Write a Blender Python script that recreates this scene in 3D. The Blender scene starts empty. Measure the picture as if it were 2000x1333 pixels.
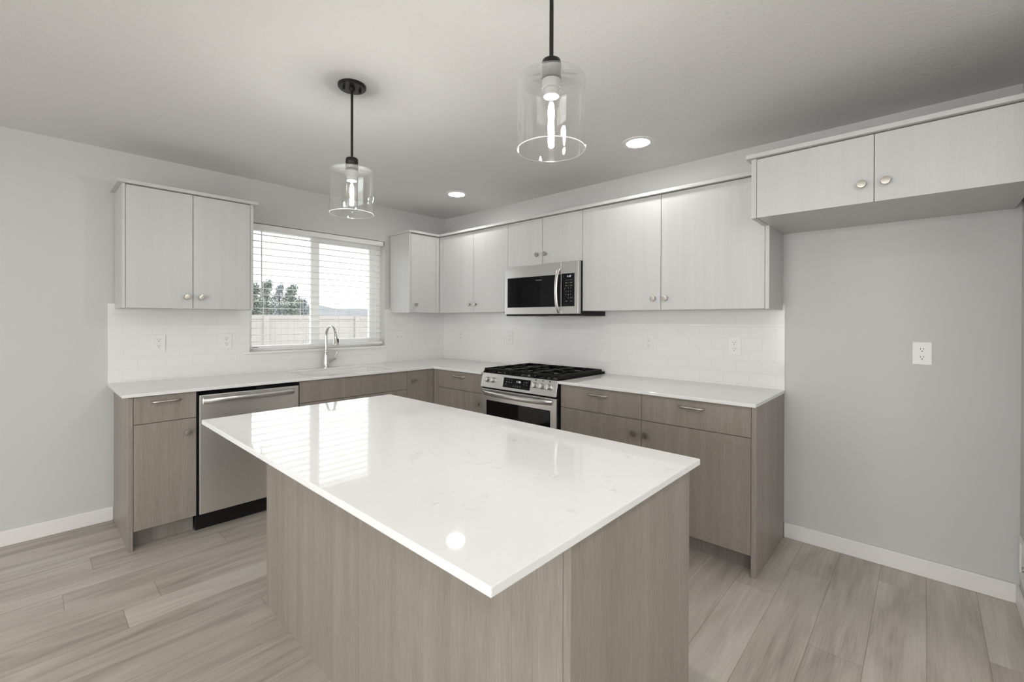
import bpy, bmesh, math, random
from mathutils import Vector, Matrix
random.seed(7)
scene = bpy.context.scene
COL = scene.collection

# ------------------------------------------------------------------ camera
F_PX, CX, CY = 874.332, 996.208, 628.370
YAW, PITCH, ROLL = math.radians(42.786), math.radians(-0.2098), math.radians(0.1624)
CAM = Vector((-3.16296, -3.92390, 1.32545))
fw = Vector((math.cos(YAW), math.sin(YAW), 0)); rt = Vector((math.sin(YAW), -math.cos(YAW), 0)); up = Vector((0, 0, 1))
fw, up = fw*math.cos(PITCH)+up*math.sin(PITCH), up*math.cos(PITCH)-fw*math.sin(PITCH)
rt, up = rt*math.cos(ROLL)+up*math.sin(ROLL), up*math.cos(ROLL)-rt*math.sin(ROLL)
cd = bpy.data.cameras.new('camera'); cam = bpy.data.objects.new('camera', cd); COL.objects.link(cam)
cam.matrix_world = Matrix(((rt.x, up.x, -fw.x, CAM.x), (rt.y, up.y, -fw.y, CAM.y), (rt.z, up.z, -fw.z, CAM.z), (0, 0, 0, 1)))
cd.sensor_width = 36; cd.lens = F_PX/2000*36
cd.shift_x = (1000-CX)/2000; cd.shift_y = (CY-666.5)/2000
cd.clip_start = .05; cd.clip_end = 600
scene.camera = cam

# ------------------------------------------------------------------ world, window fill, exposure
WORLD = 2.1
FILL_WEST, FILL_SOUTH, FILL_SW = 4.0, 1.1, 3.2
L_DOWN, L_PEND, L_FILL, P_PEND = 56.0, 140.0, 19.5, 6.8
vs = scene.view_settings
vs.view_transform = 'Standard'; vs.look = 'None'; vs.gamma = 1.0; vs.use_curve_mapping = False; vs.exposure = 0.36
w = bpy.data.worlds.new('overcast'); scene.world = w; w.use_nodes = True
nt = w.node_tree; bg = nt.nodes['Background']
tc = nt.nodes.new('ShaderNodeTexCoord'); nz = nt.nodes.new('ShaderNodeTexNoise'); cr = nt.nodes.new('ShaderNodeValToRGB')
nz.inputs['Scale'].default_value = 2.0; nz.inputs['Detail'].default_value = 4
cr.color_ramp.elements[0].color = (.93, .96, 1, 1); cr.color_ramp.elements[1].color = (1, 1, 1, 1)
nt.links.new(tc.outputs['Generated'], nz.inputs['Vector']); nt.links.new(nz.outputs['Fac'], cr.inputs['Fac'])
nt.links.new(cr.outputs['Color'], bg.inputs['Color']); bg.inputs['Strength'].default_value = WORLD
scene.cycles.max_bounces = 12; scene.cycles.diffuse_bounces = 6; scene.cycles.glossy_bounces = 6
scene.cycles.transparent_max_bounces = 24; scene.cycles.transmission_bounces = 8
scene.cycles.sample_clamp_indirect = 6.0
scene.cycles.caustics_reflective = False; scene.cycles.caustics_refractive = False

H = 2.438                      # ceiling
XW, YS = -6.9, -8.2            # far walls of the open-plan room behind the camera
def window_fill(name, loc, rot, sx, sy, radiance, col=(.99, 1, 1)):  # area lamps added at unseen windows to lift the room's daylight
    ld = bpy.data.lights.new(name, 'AREA'); ld.shape = 'RECTANGLE'; ld.size = sx; ld.size_y = sy
    ld.energy = radiance*math.pi*sx*sy; ld.color = col
    o = bpy.data.objects.new(name, ld); COL.objects.link(o); o.location = loc; o.rotation_euler = rot
    return o
window_fill('unseen_door_fill', (XW+.16, -3.2, 1.06), (0, -math.pi/2, 0), 1.95, 2.7, FILL_WEST)
window_fill('unseen_west_fill', (XW+.16, -6.6, 1.45), (0, -math.pi/2, 0), 1.3, 1.9, FILL_SW)
window_fill('unseen_south_fill', (-3.9, YS+.16, 1.35), (math.pi/2, 0, 0), 3.4, 1.5, FILL_SOUTH)

# ------------------------------------------------------------------ node helpers and materials
class N:
    def __init__(s, name):
        s.m = bpy.data.materials.new(name); s.m.use_nodes = True; s.t = s.m.node_tree
        s.p = s.t.nodes['Principled BSDF']; s.out = s.t.nodes['Material Output']
    def n(s, kind, **kw):
        x = s.t.nodes.new('ShaderNode'+kind)
        for k, v in kw.items():
            if k in x.inputs: x.inputs[k].default_value = v
            else: setattr(x, k, v)
        return x
    def l(s, a, b): s.t.links.new(a, b)
    def math(s, op, a, b=None, c=None):
        x = s.t.nodes.new('ShaderNodeMath'); x.operation = op
        for i, v in enumerate((a, b, c)):
            if v is None: continue
            if isinstance(v, (int, float)): x.inputs[i].default_value = v
            else: s.l(v, x.inputs[i])
        return x.outputs[0]
    def ramp(s, fac, stops):
        x = s.t.nodes.new('ShaderNodeValToRGB'); e = x.color_ramp.elements
        while len(e) < len(stops): e.new(.5)
        for q, (pos, c) in zip(e, stops): q.position = pos; q.color = (*c, 1)
        s.l(fac, x.inputs['Fac']); return x.outputs['Color']
    def coords(s, scale=(1, 1, 1), rnd=True, kind='Object'):
        t = s.n('TexCoord'); mp = s.n('Mapping'); mp.inputs['Scale'].default_value = scale
        if rnd:
            oi = s.n('ObjectInfo'); vm = s.n('VectorMath', operation='SCALE'); cb = s.n('CombineXYZ')
            for i in range(3): s.l(oi.outputs['Random'], cb.inputs[i])
            s.l(cb.outputs[0], vm.inputs[0]); vm.inputs['Scale'].default_value = 37.0
            ad = s.n('VectorMath', operation='ADD'); s.l(t.outputs[kind], ad.inputs[0]); s.l(vm.outputs[0], ad.inputs[1])
            s.l(ad.outputs[0], mp.inputs['Vector'])
        else: s.l(t.outputs[kind], mp.inputs['Vector'])
        return mp.outputs[0]
    def noise(s, vec, scale, detail=2, rough=.5, dist=0):
        x = s.n('TexNoise'); x.inputs['Scale'].default_value = scale; x.inputs['Detail'].default_value = detail
        x.inputs['Roughness'].default_value = rough; x.inputs['Distortion'].default_value = dist
        s.l(vec, x.inputs['Vector']); return x.outputs['Fac']
    def bump(s, h, strength, dist=.002, normal=None):
        b = s.n('Bump'); b.inputs['Strength'].default_value = strength; b.inputs['Distance'].default_value = dist
        s.l(h, b.inputs['Height'])
        if normal is not None: s.l(normal, b.inputs['Normal'])
        s.l(b.outputs[0], s.p.inputs['Normal']); return b.outputs[0]
    def set(s, **kw):
        for k, v in kw.items():
            i = s.p.inputs[k.replace('_', ' ')]
            i.default_value = (*v, 1) if isinstance(v, tuple) and len(v) == 3 else v
        return s

def plain(name, col, rough=.5, metal=0, var=.03, scale=6, **kw):
    s = N(name).set(Roughness=rough, Metallic=metal)
    f = s.noise(s.coords(), scale, 2)
    lo = tuple(c*(1-var) for c in col); hi = tuple(min(1, c*(1+var)) for c in col)
    s.l(s.ramp(f, [(.3, lo), (.7, hi)]), s.p.inputs['Base Color'])
    s.set(**kw); return s.m

def m_paint(name, col, bscale, bstr, bdist, rough=.6, knock=False):
    s = N(name).set(Roughness=rough)
    v = s.coords(rnd=False)
    s.l(s.ramp(s.noise(v, 1.3, 2), [(.3, tuple(c*.985 for c in col)), (.7, col)]), s.p.inputs['Base Color'])
    h = s.noise(v, bscale, 3, .55)
    if knock:
        h = s.math('SMOOTH_MIN', s.noise(v, bscale, 5, .6, 1.2), .55, .12)
    s.bump(h, bstr, bdist); return s.m

def m_wood(name, dark, mid, light, fine=1.0, rough=.42, bump=.08, contrast=1.0):
    s = N(name).set(Roughness=rough)
    broad = s.noise(s.coords((20, 20, .45)), 1, 3, .5)
    streak = s.noise(s.coords((210, 210, 5)), 1, 4, .6, .2)
    fineg = s.noise(s.coords((560, 560, 16)), 1, 2, .6)
    a = s.math('MULTIPLY', s.math('SUBTRACT', broad, .5), 1.0*contrast)
    b = s.math('MULTIPLY', s.math('SUBTRACT', streak, .5), .8*contrast)
    c = s.math('MULTIPLY', s.math('SUBTRACT', fineg, .5), .6*fine)
    f = s.math('ADD', s.math('ADD', a, b), s.math('ADD', c, .5))
    s.l(s.ramp(f, [(.12, dark), (.5, mid), (.88, light)]), s.p.inputs['Base Color'])
    s.bump(s.math('ADD', streak, fineg), bump, .0006); return s.m

def m_floor(name):
    s = N(name).set(Roughness=.38)
    t = s.n('TexCoord'); sp = s.n('SeparateXYZ'); s.l(t.outputs['Object'], sp.inputs[0])
    X, Y = sp.outputs[0], sp.outputs[1]
    PW, PL = .1789, 1.52
    yy = s.math('DIVIDE', s.math('ADD', Y, 1.7898), PW); row = s.math('FLOOR', yy); fy = s.math('SUBTRACT', yy, row)
    w1 = s.n('TexWhiteNoise', noise_dimensions='1D'); s.l(row, w1.inputs['W'])
    xx = s.math('DIVIDE', s.math('ADD', X, s.math('MULTIPLY', w1.outputs['Value'], PL)), PL)
    col = s.math('FLOOR', xx); fx = s.math('SUBTRACT', xx, col)
    cb = s.n('CombineXYZ'); s.l(row, cb.inputs[0]); s.l(col, cb.inputs[1])
    w2 = s.n('TexWhiteNoise', noise_dimensions='2D'); s.l(cb.outputs[0], w2.inputs['Vector']); rnd = w2.outputs['Value']
    g = s.n('CombineXYZ'); s.l(X, g.inputs[0]); s.l(Y, g.inputs[1]); s.l(s.math('MULTIPLY', rnd, 43), g.inputs[2])
    def nz(sc, scale, d, r, dist):
        mp = s.n('Mapping'); mp.inputs['Scale'].default_value = sc; s.l(g.outputs[0], mp.inputs['Vector'])
        return s.noise(mp.outputs[0], scale, d, r, dist)
    broad = nz((.9, 9, 1), 1, 3, .6, .8)
    rings = nz((1.1, 8, 1), 1, 2, .5, .4)
    saw = s.math('PINGPONG', s.math('MULTIPLY', rings, 9), 1.0)
    grain = nz((5, 170, 1), 1, 4, .65, .2)
    pore = nz((16, 420, 1), 1, 2, .6, 0)
    f = s.math('ADD', .5, s.math('MULTIPLY', s.math('SUBTRACT', broad, .5), .95))
    f = s.math('ADD', f, s.math('MULTIPLY', s.math('SUBTRACT', saw, .5), .15))
    f = s.math('ADD', f, s.math('MULTIPLY', s.math('SUBTRACT', grain, .5), .5))
    f = s.math('ADD', f, s.math('MULTIPLY', s.math('SUBTRACT', pore, .5), .22))
    f = s.math('ADD', f, s.math('MULTIPLY', s.math('SUBTRACT', rnd, .5), .24))
    c = s.ramp(f, [(.1, (.275, .241, .204)), (.5, (.475, .432, .384)), (.9, (.63, .59, .54))])
    gy = s.math('MINIMUM', fy, s.math('SUBTRACT', 1, fy)); gx = s.math('MINIMUM', fx, s.math('SUBTRACT', 1, fx))
    gap = s.math('MINIMUM', s.math('MULTIPLY', gy, PW), s.math('MULTIPLY', gx, PL))
    gm = s.n('MapRange'); gm.inputs['From Min'].default_value = .0007; gm.inputs['From Max'].default_value = .0019
    s.l(gap, gm.inputs['Value'])
    mx = s.n('MixRGB', blend_type='MULTIPLY'); mx.inputs['Fac'].default_value = 1
    s.l(c, mx.inputs['Color1']); s.l(s.ramp(gm.outputs[0], [(0, (.66, .63, .61)), (1, (1, 1, 1))]), mx.inputs['Color2'])
    s.l(mx.outputs[0], s.p.inputs['Base Color'])
    s.bump(s.math('ADD', s.math('MULTIPLY', gm.outputs[0], 1.0), s.math('MULTIPLY', grain, .25)), .25, .001)
    return s.m

def m_tile(name, axis, s0, z0):
    s = N(name).set(Roughness=.12, IOR=1.5)
    t = s.n('TexCoord'); sp = s.n('SeparateXYZ'); s.l(t.outputs['Object'], sp.inputs[0])
    cb = s.n('CombineXYZ'); s.l(s.math('SUBTRACT', sp.outputs[axis], s0), cb.inputs[0]); s.l(s.math('SUBTRACT', sp.outputs[2], z0), cb.inputs[1])
    b = s.n('TexBrick'); s.l(cb.outputs[0], b.inputs['Vector'])
    b.offset = .5; b.offset_frequency = 2
    for k, v in (('Scale', 1), ('Mortar Size', .0016), ('Mortar Smooth', .35), ('Brick Width', .1545), ('Row Height', .0742), ('Bias', 0)): b.inputs[k].default_value = v
    b.inputs['Color1'].default_value = (.80, .795, .78, 1); b.inputs['Color2'].default_value = (.785, .78, .765, 1); b.inputs['Mortar'].default_value = (.725, .72, .705, 1)
    s.l(b.outputs['Color'], s.p.inputs['Base Color'])
    s.bump(s.math('SUBTRACT', 1, b.outputs['Fac']), .32, .0012)
    return s.m

def m_quartz(name):
    s = N(name).set(Roughness=.045, IOR=1.42)
    v = s.coords(rnd=False)
    n1 = s.noise(v, 7.5, 8, .66, 1.1); n2 = s.noise(v, 24, 5, .6, .9)
    vein = s.math('ABSOLUTE', s.math('SUBTRACT', n1, .5)); vein = s.math('MULTIPLY', vein, 42)
    mask = s.math('MULTIPLY', s.math('SUBTRACT', s.noise(v, 8.5, 2), .575), 11)
    vm = s.math('MULTIPLY', s.math('SUBTRACT', 1, s.math('MINIMUM', vein, 1)), s.math('MINIMUM', s.math('MAXIMUM', mask, 0), 1))
    vm = s.math('MULTIPLY', vm, s.math('MINIMUM', s.math('MAXIMUM', s.math('MULTIPLY', s.math('SUBTRACT', n2, .42), 6), 0), 1))
    base = s.ramp(n2, [(.3, (.775, .773, .763)), (.7, (.795, .793, .783))])
    mx = s.n('MixRGB'); s.l(s.math('MULTIPLY', vm, .38), mx.inputs['Fac']); s.l(base, mx.inputs['Color1']); mx.inputs['Color2'].default_value = (.36, .35, .33, 1)
    s.l(mx.outputs[0], s.p.inputs['Base Color']); return s.m

def m_steel(name, col=(.64, .63, .61), rough=.30, scale=(3, 3, 260), brush=.08):
    s = N(name).set(Metallic=1.0)
    f = s.noise(s.coords(scale), 1, 3, .6)
    s.l(s.ramp(f, [(.3, tuple(c*.98 for c in col)), (.7, tuple(min(1, c*1.02) for c in col))]), s.p.inputs['Base Color'])
    s.l(s.math('ADD', rough-brush/2, s.math('MULTIPLY', f, brush)), s.p.inputs['Roughness'])
    return s.m

def m_glass(name, tint=(.97, .98, .975), base=.03, edge=.35, power=3.0):
    s = N(name); s.t.nodes.remove(s.p)
    tr = s.n('BsdfTransparent'); tr.inputs['Color'].default_value = (*tint, 1)
    gl = s.n('BsdfGlossy'); gl.inputs['Roughness'].default_value = .015; gl.inputs['Color'].default_value = (1, 1, 1, 1)
    lw = s.n('LayerWeight'); lw.inputs['Blend'].default_value = .5
    f = s.math('ADD', base, s.math('MULTIPLY', s.math('POWER', lw.outputs['Facing'], power), edge))
    mx = s.n('MixShader'); s.l(f, mx.inputs['Fac']); s.l(tr.outputs[0], mx.inputs[1]); s.l(gl.outputs[0], mx.inputs[2])
    s.l(mx.outputs[0], s.out.inputs['Surface']); return s.m

def m_rim(name):
    s = N(name); s.t.nodes.remove(s.p)
    t = s.n('BsdfTransparent'); d = s.n('BsdfTranslucent'); d.inputs['Color'].default_value = (.9, .92, .91, 1); g = s.n('BsdfGlossy'); g.inputs['Roughness'].default_value = .1
    a = s.n('MixShader'); a.inputs['Fac'].default_value = .5; s.l(d.outputs[0], a.inputs[1]); s.l(g.outputs[0], a.inputs[2])
    b = s.n('MixShader'); s.l(s.math('ADD', .09, s.math('MULTIPLY', s.noise(s.coords(), 8), .05)), b.inputs['Fac']); s.l(t.outputs[0], b.inputs[1]); s.l(a.outputs[0], b.inputs[2])
    s.l(b.outputs[0], s.out.inputs['Surface']); return s.m

def m_slat(name):
    s = N(name); s.t.nodes.remove(s.p)
    d = s.n('BsdfDiffuse'); d.inputs['Color'].default_value = (.93, .93, .92, 1)
    t = s.n('BsdfTranslucent'); t.inputs['Color'].default_value = (.93, .93, .92, 1)
    mx = s.n('MixShader'); s.l(s.math('ADD', .46, s.math('MULTIPLY', s.noise(s.coords(), 3), .02)), mx.inputs['Fac']); s.l(d.outputs[0], mx.inputs[1]); s.l(t.outputs[0], mx.inputs[2])
    s.l(mx.outputs[0], s.out.inputs['Surface']); return s.m

def m_emit(name, col, strength):
    s = N(name).set(Base_Color=(.8, .8, .8), Emission_Color=col, Emission_Strength=strength)
    return s.m

def m_leaf(name, a, b):
    s = N(name).set(Roughness=.7)
    s.l(s.ramp(s.noise(s.coords(), 1.2, 3), [(.3, a), (.7, b)]), s.p.inputs['Base Color']); return s.m

M = dict(
    wall=m_paint('wall_paint', (.585, .582, .572), 160, .10, .0012),
    ceil=m_paint('ceiling_knockdown', (.69, .685, .672), 38, .55, .0035, .75, True),
    trim=plain('trim_paint', (.80, .785, .76), .38, var=.01),
    floor=m_floor('plank_floor'),
    white=m_wood('white_laminate', (.495, .493, .485), (.550, .548, .539), (.600, .598, .589), .35, .40, .03, .5),
    wood=m_wood('taupe_oak_laminate', (.195, .169, .141), (.270, .239, .206), (.346, .313, .278), 1.5, .42, .05, .62),
    dark=plain('carcass_gap_shade', (.05, .043, .036), .7),  # shade of the door gaps painted into the carcass colour
    kick=m_wood('toe_kick_laminate', (.20, .177, .150), (.275, .247, .217), (.35, .322, .29)),
    quartz=m_quartz('white_quartz'),
    tileN=m_tile('subway_tile_window_wall', 0, -2.6492-.1545*20, 1.3588-.0742*20),
    tileE=m_tile('subway_tile_range_wall', 1, -1.1645-.1545*20, 1.3588-.0742*20),
    steel=m_steel('brushed_steel'),
    steelv=m_steel('brushed_steel_upright', (.76, .74, .71), .36, scale=(260, 260, 3)),
    nickel=m_steel('satin_nickel', (.46, .43, .385), .36, (40, 40, 40), .06),
    chrome=m_steel('faucet_steel', (.66, .645, .62), .20, (40, 40, 40), .05),
    blackgloss=plain('black_glass', (.004, .004, .005), .05, var=.0, Specular_IOR_Level=.22),
    black=plain('black_plastic', (.008, .008, .008), .45, Specular_IOR_Level=.25),
    iron=plain('cast_iron', (.006, .006, .006), .42, scale=60, var=.3, Specular_IOR_Level=.18),
    enamel=plain('black_enamel', (.004, .004, .005), .22, Specular_IOR_Level=.16),
    bronze=plain('black_bronze', (.010, .009, .008), .38, metal=0.3),
    plastic=plain('white_plastic', (.78, .775, .76), .32, var=.005),
    slot=plain('dark_slot', (.02, .02, .02), .6),
    slat=m_slat('white_slat'), rail=plain('white_rail', (.82, .815, .80), .35, var=.01),
    cord=plain('white_cord', (.90, .895, .88), .8),
    vinyl=plain('white_vinyl', (.90, .90, .89), .35, var=.01),
    sink=plain('white_sink', (.87, .865, .85), .25, var=.01),
    glass=m_glass('window_glass', (.97, .98, .98), .02, .25),
    shade=m_glass('clear_shade_glass', (.97, .973, .97), .055, .65, 2.4),
    rim=m_rim('polished_glass_rim'),
    bulbglass=m_glass('bulb_glass', (.98, .975, .96), .02, .35),
    socket=plain('socket_grey', (.56, .55, .54), .4),
    filament=m_emit('lamp_filament', (1, .98, .95), L_PEND),
    lens=m_emit('downlight_lens', (1, .98, .95), L_DOWN),
    flush=m_emit('fill_light_diffuser', (1, 1, .99), L_FILL),
    digits=m_emit('clock_digits', (.82, .86, 1), .45),
    print=plain('grey_print', (.30, .30, .30), .5),
    printdim=plain('dim_print', (.12, .12, .12), .5),
    fence=plain('tan_vinyl_fence', (.46, .438, .412), .6, var=.02),
    grass=m_leaf('dry_lawn', (.34, .33, .29), (.42, .41, .37)),
    leafA=m_leaf('hazy_leaves', (.21, .25, .22), (.30, .335, .29)),  # leaf colour lightened to paint in distance haze
    leafB=m_leaf('hazy_blue_leaves', (.20, .23, .24), (.275, .305, .325)),  # bluer leaf colour, haze painted in
    bark=plain('tree_bark', (.12, .10, .085), .9),
    hill=m_leaf('hazy_hills', (.33, .345, .365), (.385, .40, .42)),  # blue-grey haze painted into the hill colour
)

# ------------------------------------------------------------------ mesh helpers
class B:
    def __init__(s): s.bm = bmesh.new()
    def box(s, x0, x1, y0, y1, z0, z1):
        x0, x1 = sorted((x0, x1)); y0, y1 = sorted((y0, y1)); z0, z1 = sorted((z0, z1))
        v = [s.bm.verts.new((x, y, z)) for x in (x0, x1) for y in (y0, y1) for z in (z0, z1)]
        for f in ((0, 1, 3, 2), (4, 6, 7, 5), (0, 4, 5, 1), (2, 3, 7, 6), (0, 2, 6, 4), (1, 5, 7, 3)): s.bm.faces.new([v[i] for i in f])
        return s
    def wbox(s, wall, s0, s1, d0, d1, z0, z1):
        if wall == 'N': return s.box(s0, s1, -d0, -d1, z0, z1)
        return s.box(-d0, -d1, s0, s1, z0, z1)
    def prism(s, poly, ext):            # poly: 3-D points, ext: extrusion vector
        e = Vector(ext); a = [s.bm.verts.new(Vector(p)) for p in poly]; b = [s.bm.verts.new(Vector(p)+e) for p in poly]
        n = len(a); s.bm.faces.new(a[::-1]); s.bm.faces.new(b)
        for i in range(n): s.bm.faces.new((a[i], a[(i+1) % n], b[(i+1) % n], b[i]))
        return s
    def lathe(s, prof, c, axis=(0, 0, 1), seg=32, close=True):   # prof: (r, h)
        ax = Vector(axis).normalized(); q = Vector((0, 0, 1)).rotation_difference(ax); c = Vector(c); rings = []
        for r, h in prof:
            if r < 1e-6: rings.append([s.bm.verts.new(c+q @ Vector((0, 0, h)))])
            else: rings.append([s.bm.verts.new(c+q @ Vector((r*math.cos(2*math.pi*i/seg), r*math.sin(2*math.pi*i/seg), h))) for i in range(seg)])
        for a, b in zip(rings, rings[1:]):
            for i in range(seg):
                j = (i+1) % seg
                if len(a) == 1 and len(b) == 1: continue
                if len(a) == 1: s.bm.faces.new((a[0], b[j], b[i]))
                elif len(b) == 1: s.bm.faces.new((a[i], a[j], b[0]))
                else: s.bm.faces.new((a[i], a[j], b[j], b[i]))
        if close:
            if len(rings[0]) > 1: s.bm.faces.new(rings[0][::-1])
            if len(rings[-1]) > 1: s.bm.faces.new(rings[-1])
        return s
    def cyl(s, p0, p1, r, seg=20, r1=None):
        p0, p1 = Vector(p0), Vector(p1); d = p1-p0
        return s.lathe([(r, 0), (r if r1 is None else r1, d.length)], p0, d, seg)
    def tube(s, pts, r, seg=12, flat=None, upv=None):
        pts = [Vector(p) for p in pts]; rings = []
        prev = Vector(upv) if upv else None
        for i, p in enumerate(pts):
            t = (pts[min(i+1, len(pts)-1)]-pts[max(i-1, 0)]).normalized()
            if prev is None: prev = Vector((0, 0, 1)) if abs(t.z) < .9 else Vector((1, 0, 0))
            n = (prev-t*prev.dot(t)).normalized(); b = t.cross(n); prev = n
            rr = r[i] if isinstance(r, (list, tuple)) else r
            ra, rb = (rr, rr) if flat is None else flat
            rings.append([s.bm.verts.new(p+n*ra*math.cos(2*math.pi*k/seg)+b*rb*math.sin(2*math.pi*k/seg)) for k in range(seg)])
        for a, b in zip(rings, rings[1:]):
            for k in range(seg): s.bm.faces.new((a[k], a[(k+1) % seg], b[(k+1) % seg], b[k]))
        s.bm.faces.new(rings[0][::-1]); s.bm.faces.new(rings[-1]); return s
    def out(s, name, mat, parent=None, bevel=0, smooth=False, seg=2, loc=None):
        bmesh.ops.recalc_face_normals(s.bm, faces=s.bm.faces)
        if parent is not None:
            o_ = Vector((0, 0, 0)); q = parent
            while q is not None: o_ += q.location; q = q.parent
        else:
            xs = [v.co for v in s.bm.verts]
            o_ = Vector(loc) if loc is not None else Vector((sum(v.x for v in xs)/len(xs), sum(v.y for v in xs)/len(xs), min(v.z for v in xs)))
        bmesh.ops.translate(s.bm, verts=s.bm.verts, vec=-o_)
        me = bpy.data.meshes.new(name); s.bm.to_mesh(me); s.bm.free()
        me.materials.append(mat if not isinstance(mat, str) else M[mat])
        ob = bpy.data.objects.new(name, me); COL.objects.link(ob)
        if parent is None: ob.location = o_
        else: ob.parent = parent
        if smooth:
            for p in me.polygons: p.use_smooth = True
            if smooth is not True:
                md = ob.modifiers.new('edges', 'EDGE_SPLIT'); md.split_angle = math.radians(smooth)
        if bevel:
            md = ob.modifiers.new('bevel', 'BEVEL'); md.width = bevel; md.segments = seg; md.limit_method = 'ANGLE'; md.angle_limit = math.radians(40)
        return ob
def tag(o, label, cat, group=None, kind=None):
    o['label'] = label; o['category'] = cat
    if group: o['group'] = group
    if kind: o['kind'] = kind
    return o
def thing(name, label, cat, loc, group=None):
    o = bpy.data.objects.new(name, None); COL.objects.link(o); o.location = loc; o.empty_display_size = .05
    return tag(o, label, cat, group)
def struct(o): o['kind'] = 'structure'; return o
def P(wall, s, d, z): return Vector((s, -d, z)) if wall == 'N' else Vector((-d, s, z))
def face_dir(wall): return Vector((0, -1, 0)) if wall == 'N' else Vector((-1, 0, 0))

def text_into(b, txt, size, mat4):
    c = bpy.data.curves.new('txt', 'FONT'); c.body = txt; c.size = size; c.align_x = 'CENTER'; c.align_y = 'CENTER'; c.resolution_u = 3
    o = bpy.data.objects.new('txt', c); COL.objects.link(o); bpy.context.view_layer.update()
    me = bpy.data.meshes.new_from_object(o.evaluated_get(bpy.context.evaluated_depsgraph_get()))
    me.transform(mat4); b.bm.from_mesh(me)
    bpy.data.objects.remove(o); bpy.data.curves.remove(c); bpy.data.meshes.remove(me)
def east_text(y, z, x, tilt=0):          # text plane facing -x: reading direction is -y
    return Matrix.Translation((x, y, z)) @ Matrix.Rotation(-math.pi/2, 4, 'Z') @ Matrix.Rotation(math.pi/2-tilt, 4, 'X')

# ------------------------------------------------------------------ room shell
T = .14
struct(B().box(XW-T, T, YS-T, T, -.12, 0).out('floor', 'floor', loc=(0, 0, 0)))
struct(B().box(XW-T, T, YS-T, T, H, H+.12).out('ceiling', 'ceil', loc=(0, 0, 0)))
WX0, WX1, WZ0, WZ1 = -1.964, -.750, 1.066, 2.097
b = B().box(XW-T, WX0, 0, T, 0, H).box(WX1, T, 0, T, 0, H).box(WX0, WX1, 0, T, 0, WZ0).box(WX0, WX1, 0, T, WZ1, H)
struct(b.out('wall_left', 'wall', loc=(0, 0, 0)))
YA = -4.2575                   # alcove side wall
struct(B().box(0, T, YA-T, 0, 0, H).out('wall_right', 'wall', loc=(0, 0, 0)))
struct(B().box(-.85, 0, YA-T, YA, 0, H).out('wall_alcove', 'wall', loc=(0, 0, 0)))
struct(B().box(-.85, -.85+T, YS-T, YA-T, 0, H).out('wall_near_right', 'wall', loc=(0, 0, 0)))
def holed(wallbox, axis, holes, name):
    # wall slab perpendicular to `axis` with rectangular holes given along the other horizontal axis
    (a0, a1), (s0, s1) = wallbox; b = B(); cur = s0
    def add(p0, p1, z0, z1):
        if p1-p0 > 1e-4 and z1-z0 > 1e-4:
            b.box(a0, a1, p0, p1, z0, z1) if axis == 'x' else b.box(p0, p1, a0, a1, z0, z1)
    for h0, h1, z0, z1 in sorted(holes):
        add(cur, h0, 0, H); add(h0, h1, 0, z0); add(h0, h1, z1, H); cur = h1
    add(cur, s1, 0, H); return struct(b.out(name, 'wall', loc=(0, 0, 0)))
holed(((XW-T, XW), (YS-T, 0)), 'x', [(-4.55, -1.85, .04, 2.08), (-7.55, -5.65, .8, 2.1)], 'wall_far_left')
holed(((YS-T, YS), (XW, -.85)), 'y', [(-5.6, -2.2, .6, 2.1)], 'wall_behind')
# baseboards
BH, BT = .0905, .014
struct(B().box(XW+BT, -2.7735, -BT, 0, 0, BH).out('baseboard_left', 'trim', bevel=.004))
struct(B().box(-BT, 0, YA, -3.2975, 0, BH).out('baseboard_right', 'trim', bevel=.004))
struct(B().box(-.85, -BT, YA, YA+BT, 0, BH).out('baseboard_alcove', 'trim', bevel=.004))
struct(B().box(XW, XW+BT, -1.85, -BT, 0, BH).box(XW, XW+BT, YS+BT, -4.55, 0, BH).out('baseboard_far_left', 'trim', bevel=.004))
struct(B().box(XW, -.85, YS, YS+BT, 0, BH).out('baseboard_behind', 'trim', bevel=.004))
struct(B().box(-.85-BT, -.85, YS+BT, YA, 0, BH).out('baseboard_near_right', 'trim', bevel=.004))

# kitchen window: slider with a fixed left pane
win = bpy.data.objects.new('window_1', None); COL.objects.link(win); win.location = ((WX0+WX1)/2, .10, WZ0); struct(win)
fy0, fy1 = .085, .138
b = B().box(WX0, WX0+.045, fy0, fy1, WZ0, WZ1).box(WX1-.05, WX1, fy0, fy1, WZ0, WZ1).box(WX0+.045, WX1-.05, fy0, fy1, WZ0, WZ0+.04).box(WX0+.045, WX1-.05, fy0, fy1, WZ1-.045, WZ1)
b.out('window_frame', 'vinyl', win, bevel=.003)
sx0, sx1 = -1.44, WX1-.05
b = B().box(sx0, sx0+.078, .092, .125, WZ0+.04, WZ1-.045).box(sx1-.068, sx1, .092, .125, WZ0+.04, WZ1-.045).box(sx0+.078, sx1-.068, .092, .125, WZ0+.04, WZ0+.08).box(sx0+.078, sx1-.068, .092, .125, WZ1-.083, WZ1-.045)
sash = b.out('sliding_sash', 'vinyl', win, bevel=.003)
B().box(sx0+.078, sx1-.068, .106, .110, WZ0+.08, WZ1-.083).out('pane', 'glass', sash)
B().box(WX0+.045, sx0, .120, .124, WZ0+.04, WZ1-.045).out('pane', 'glass', win)
b = B().box(-2.0105, -.699, -.026, 0, 1.049, 1.066).box(WX0, WX1, 0, .085, 1.0662, 1.068)
b.out('window_sill', 'trim', win, bevel=.003)
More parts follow.
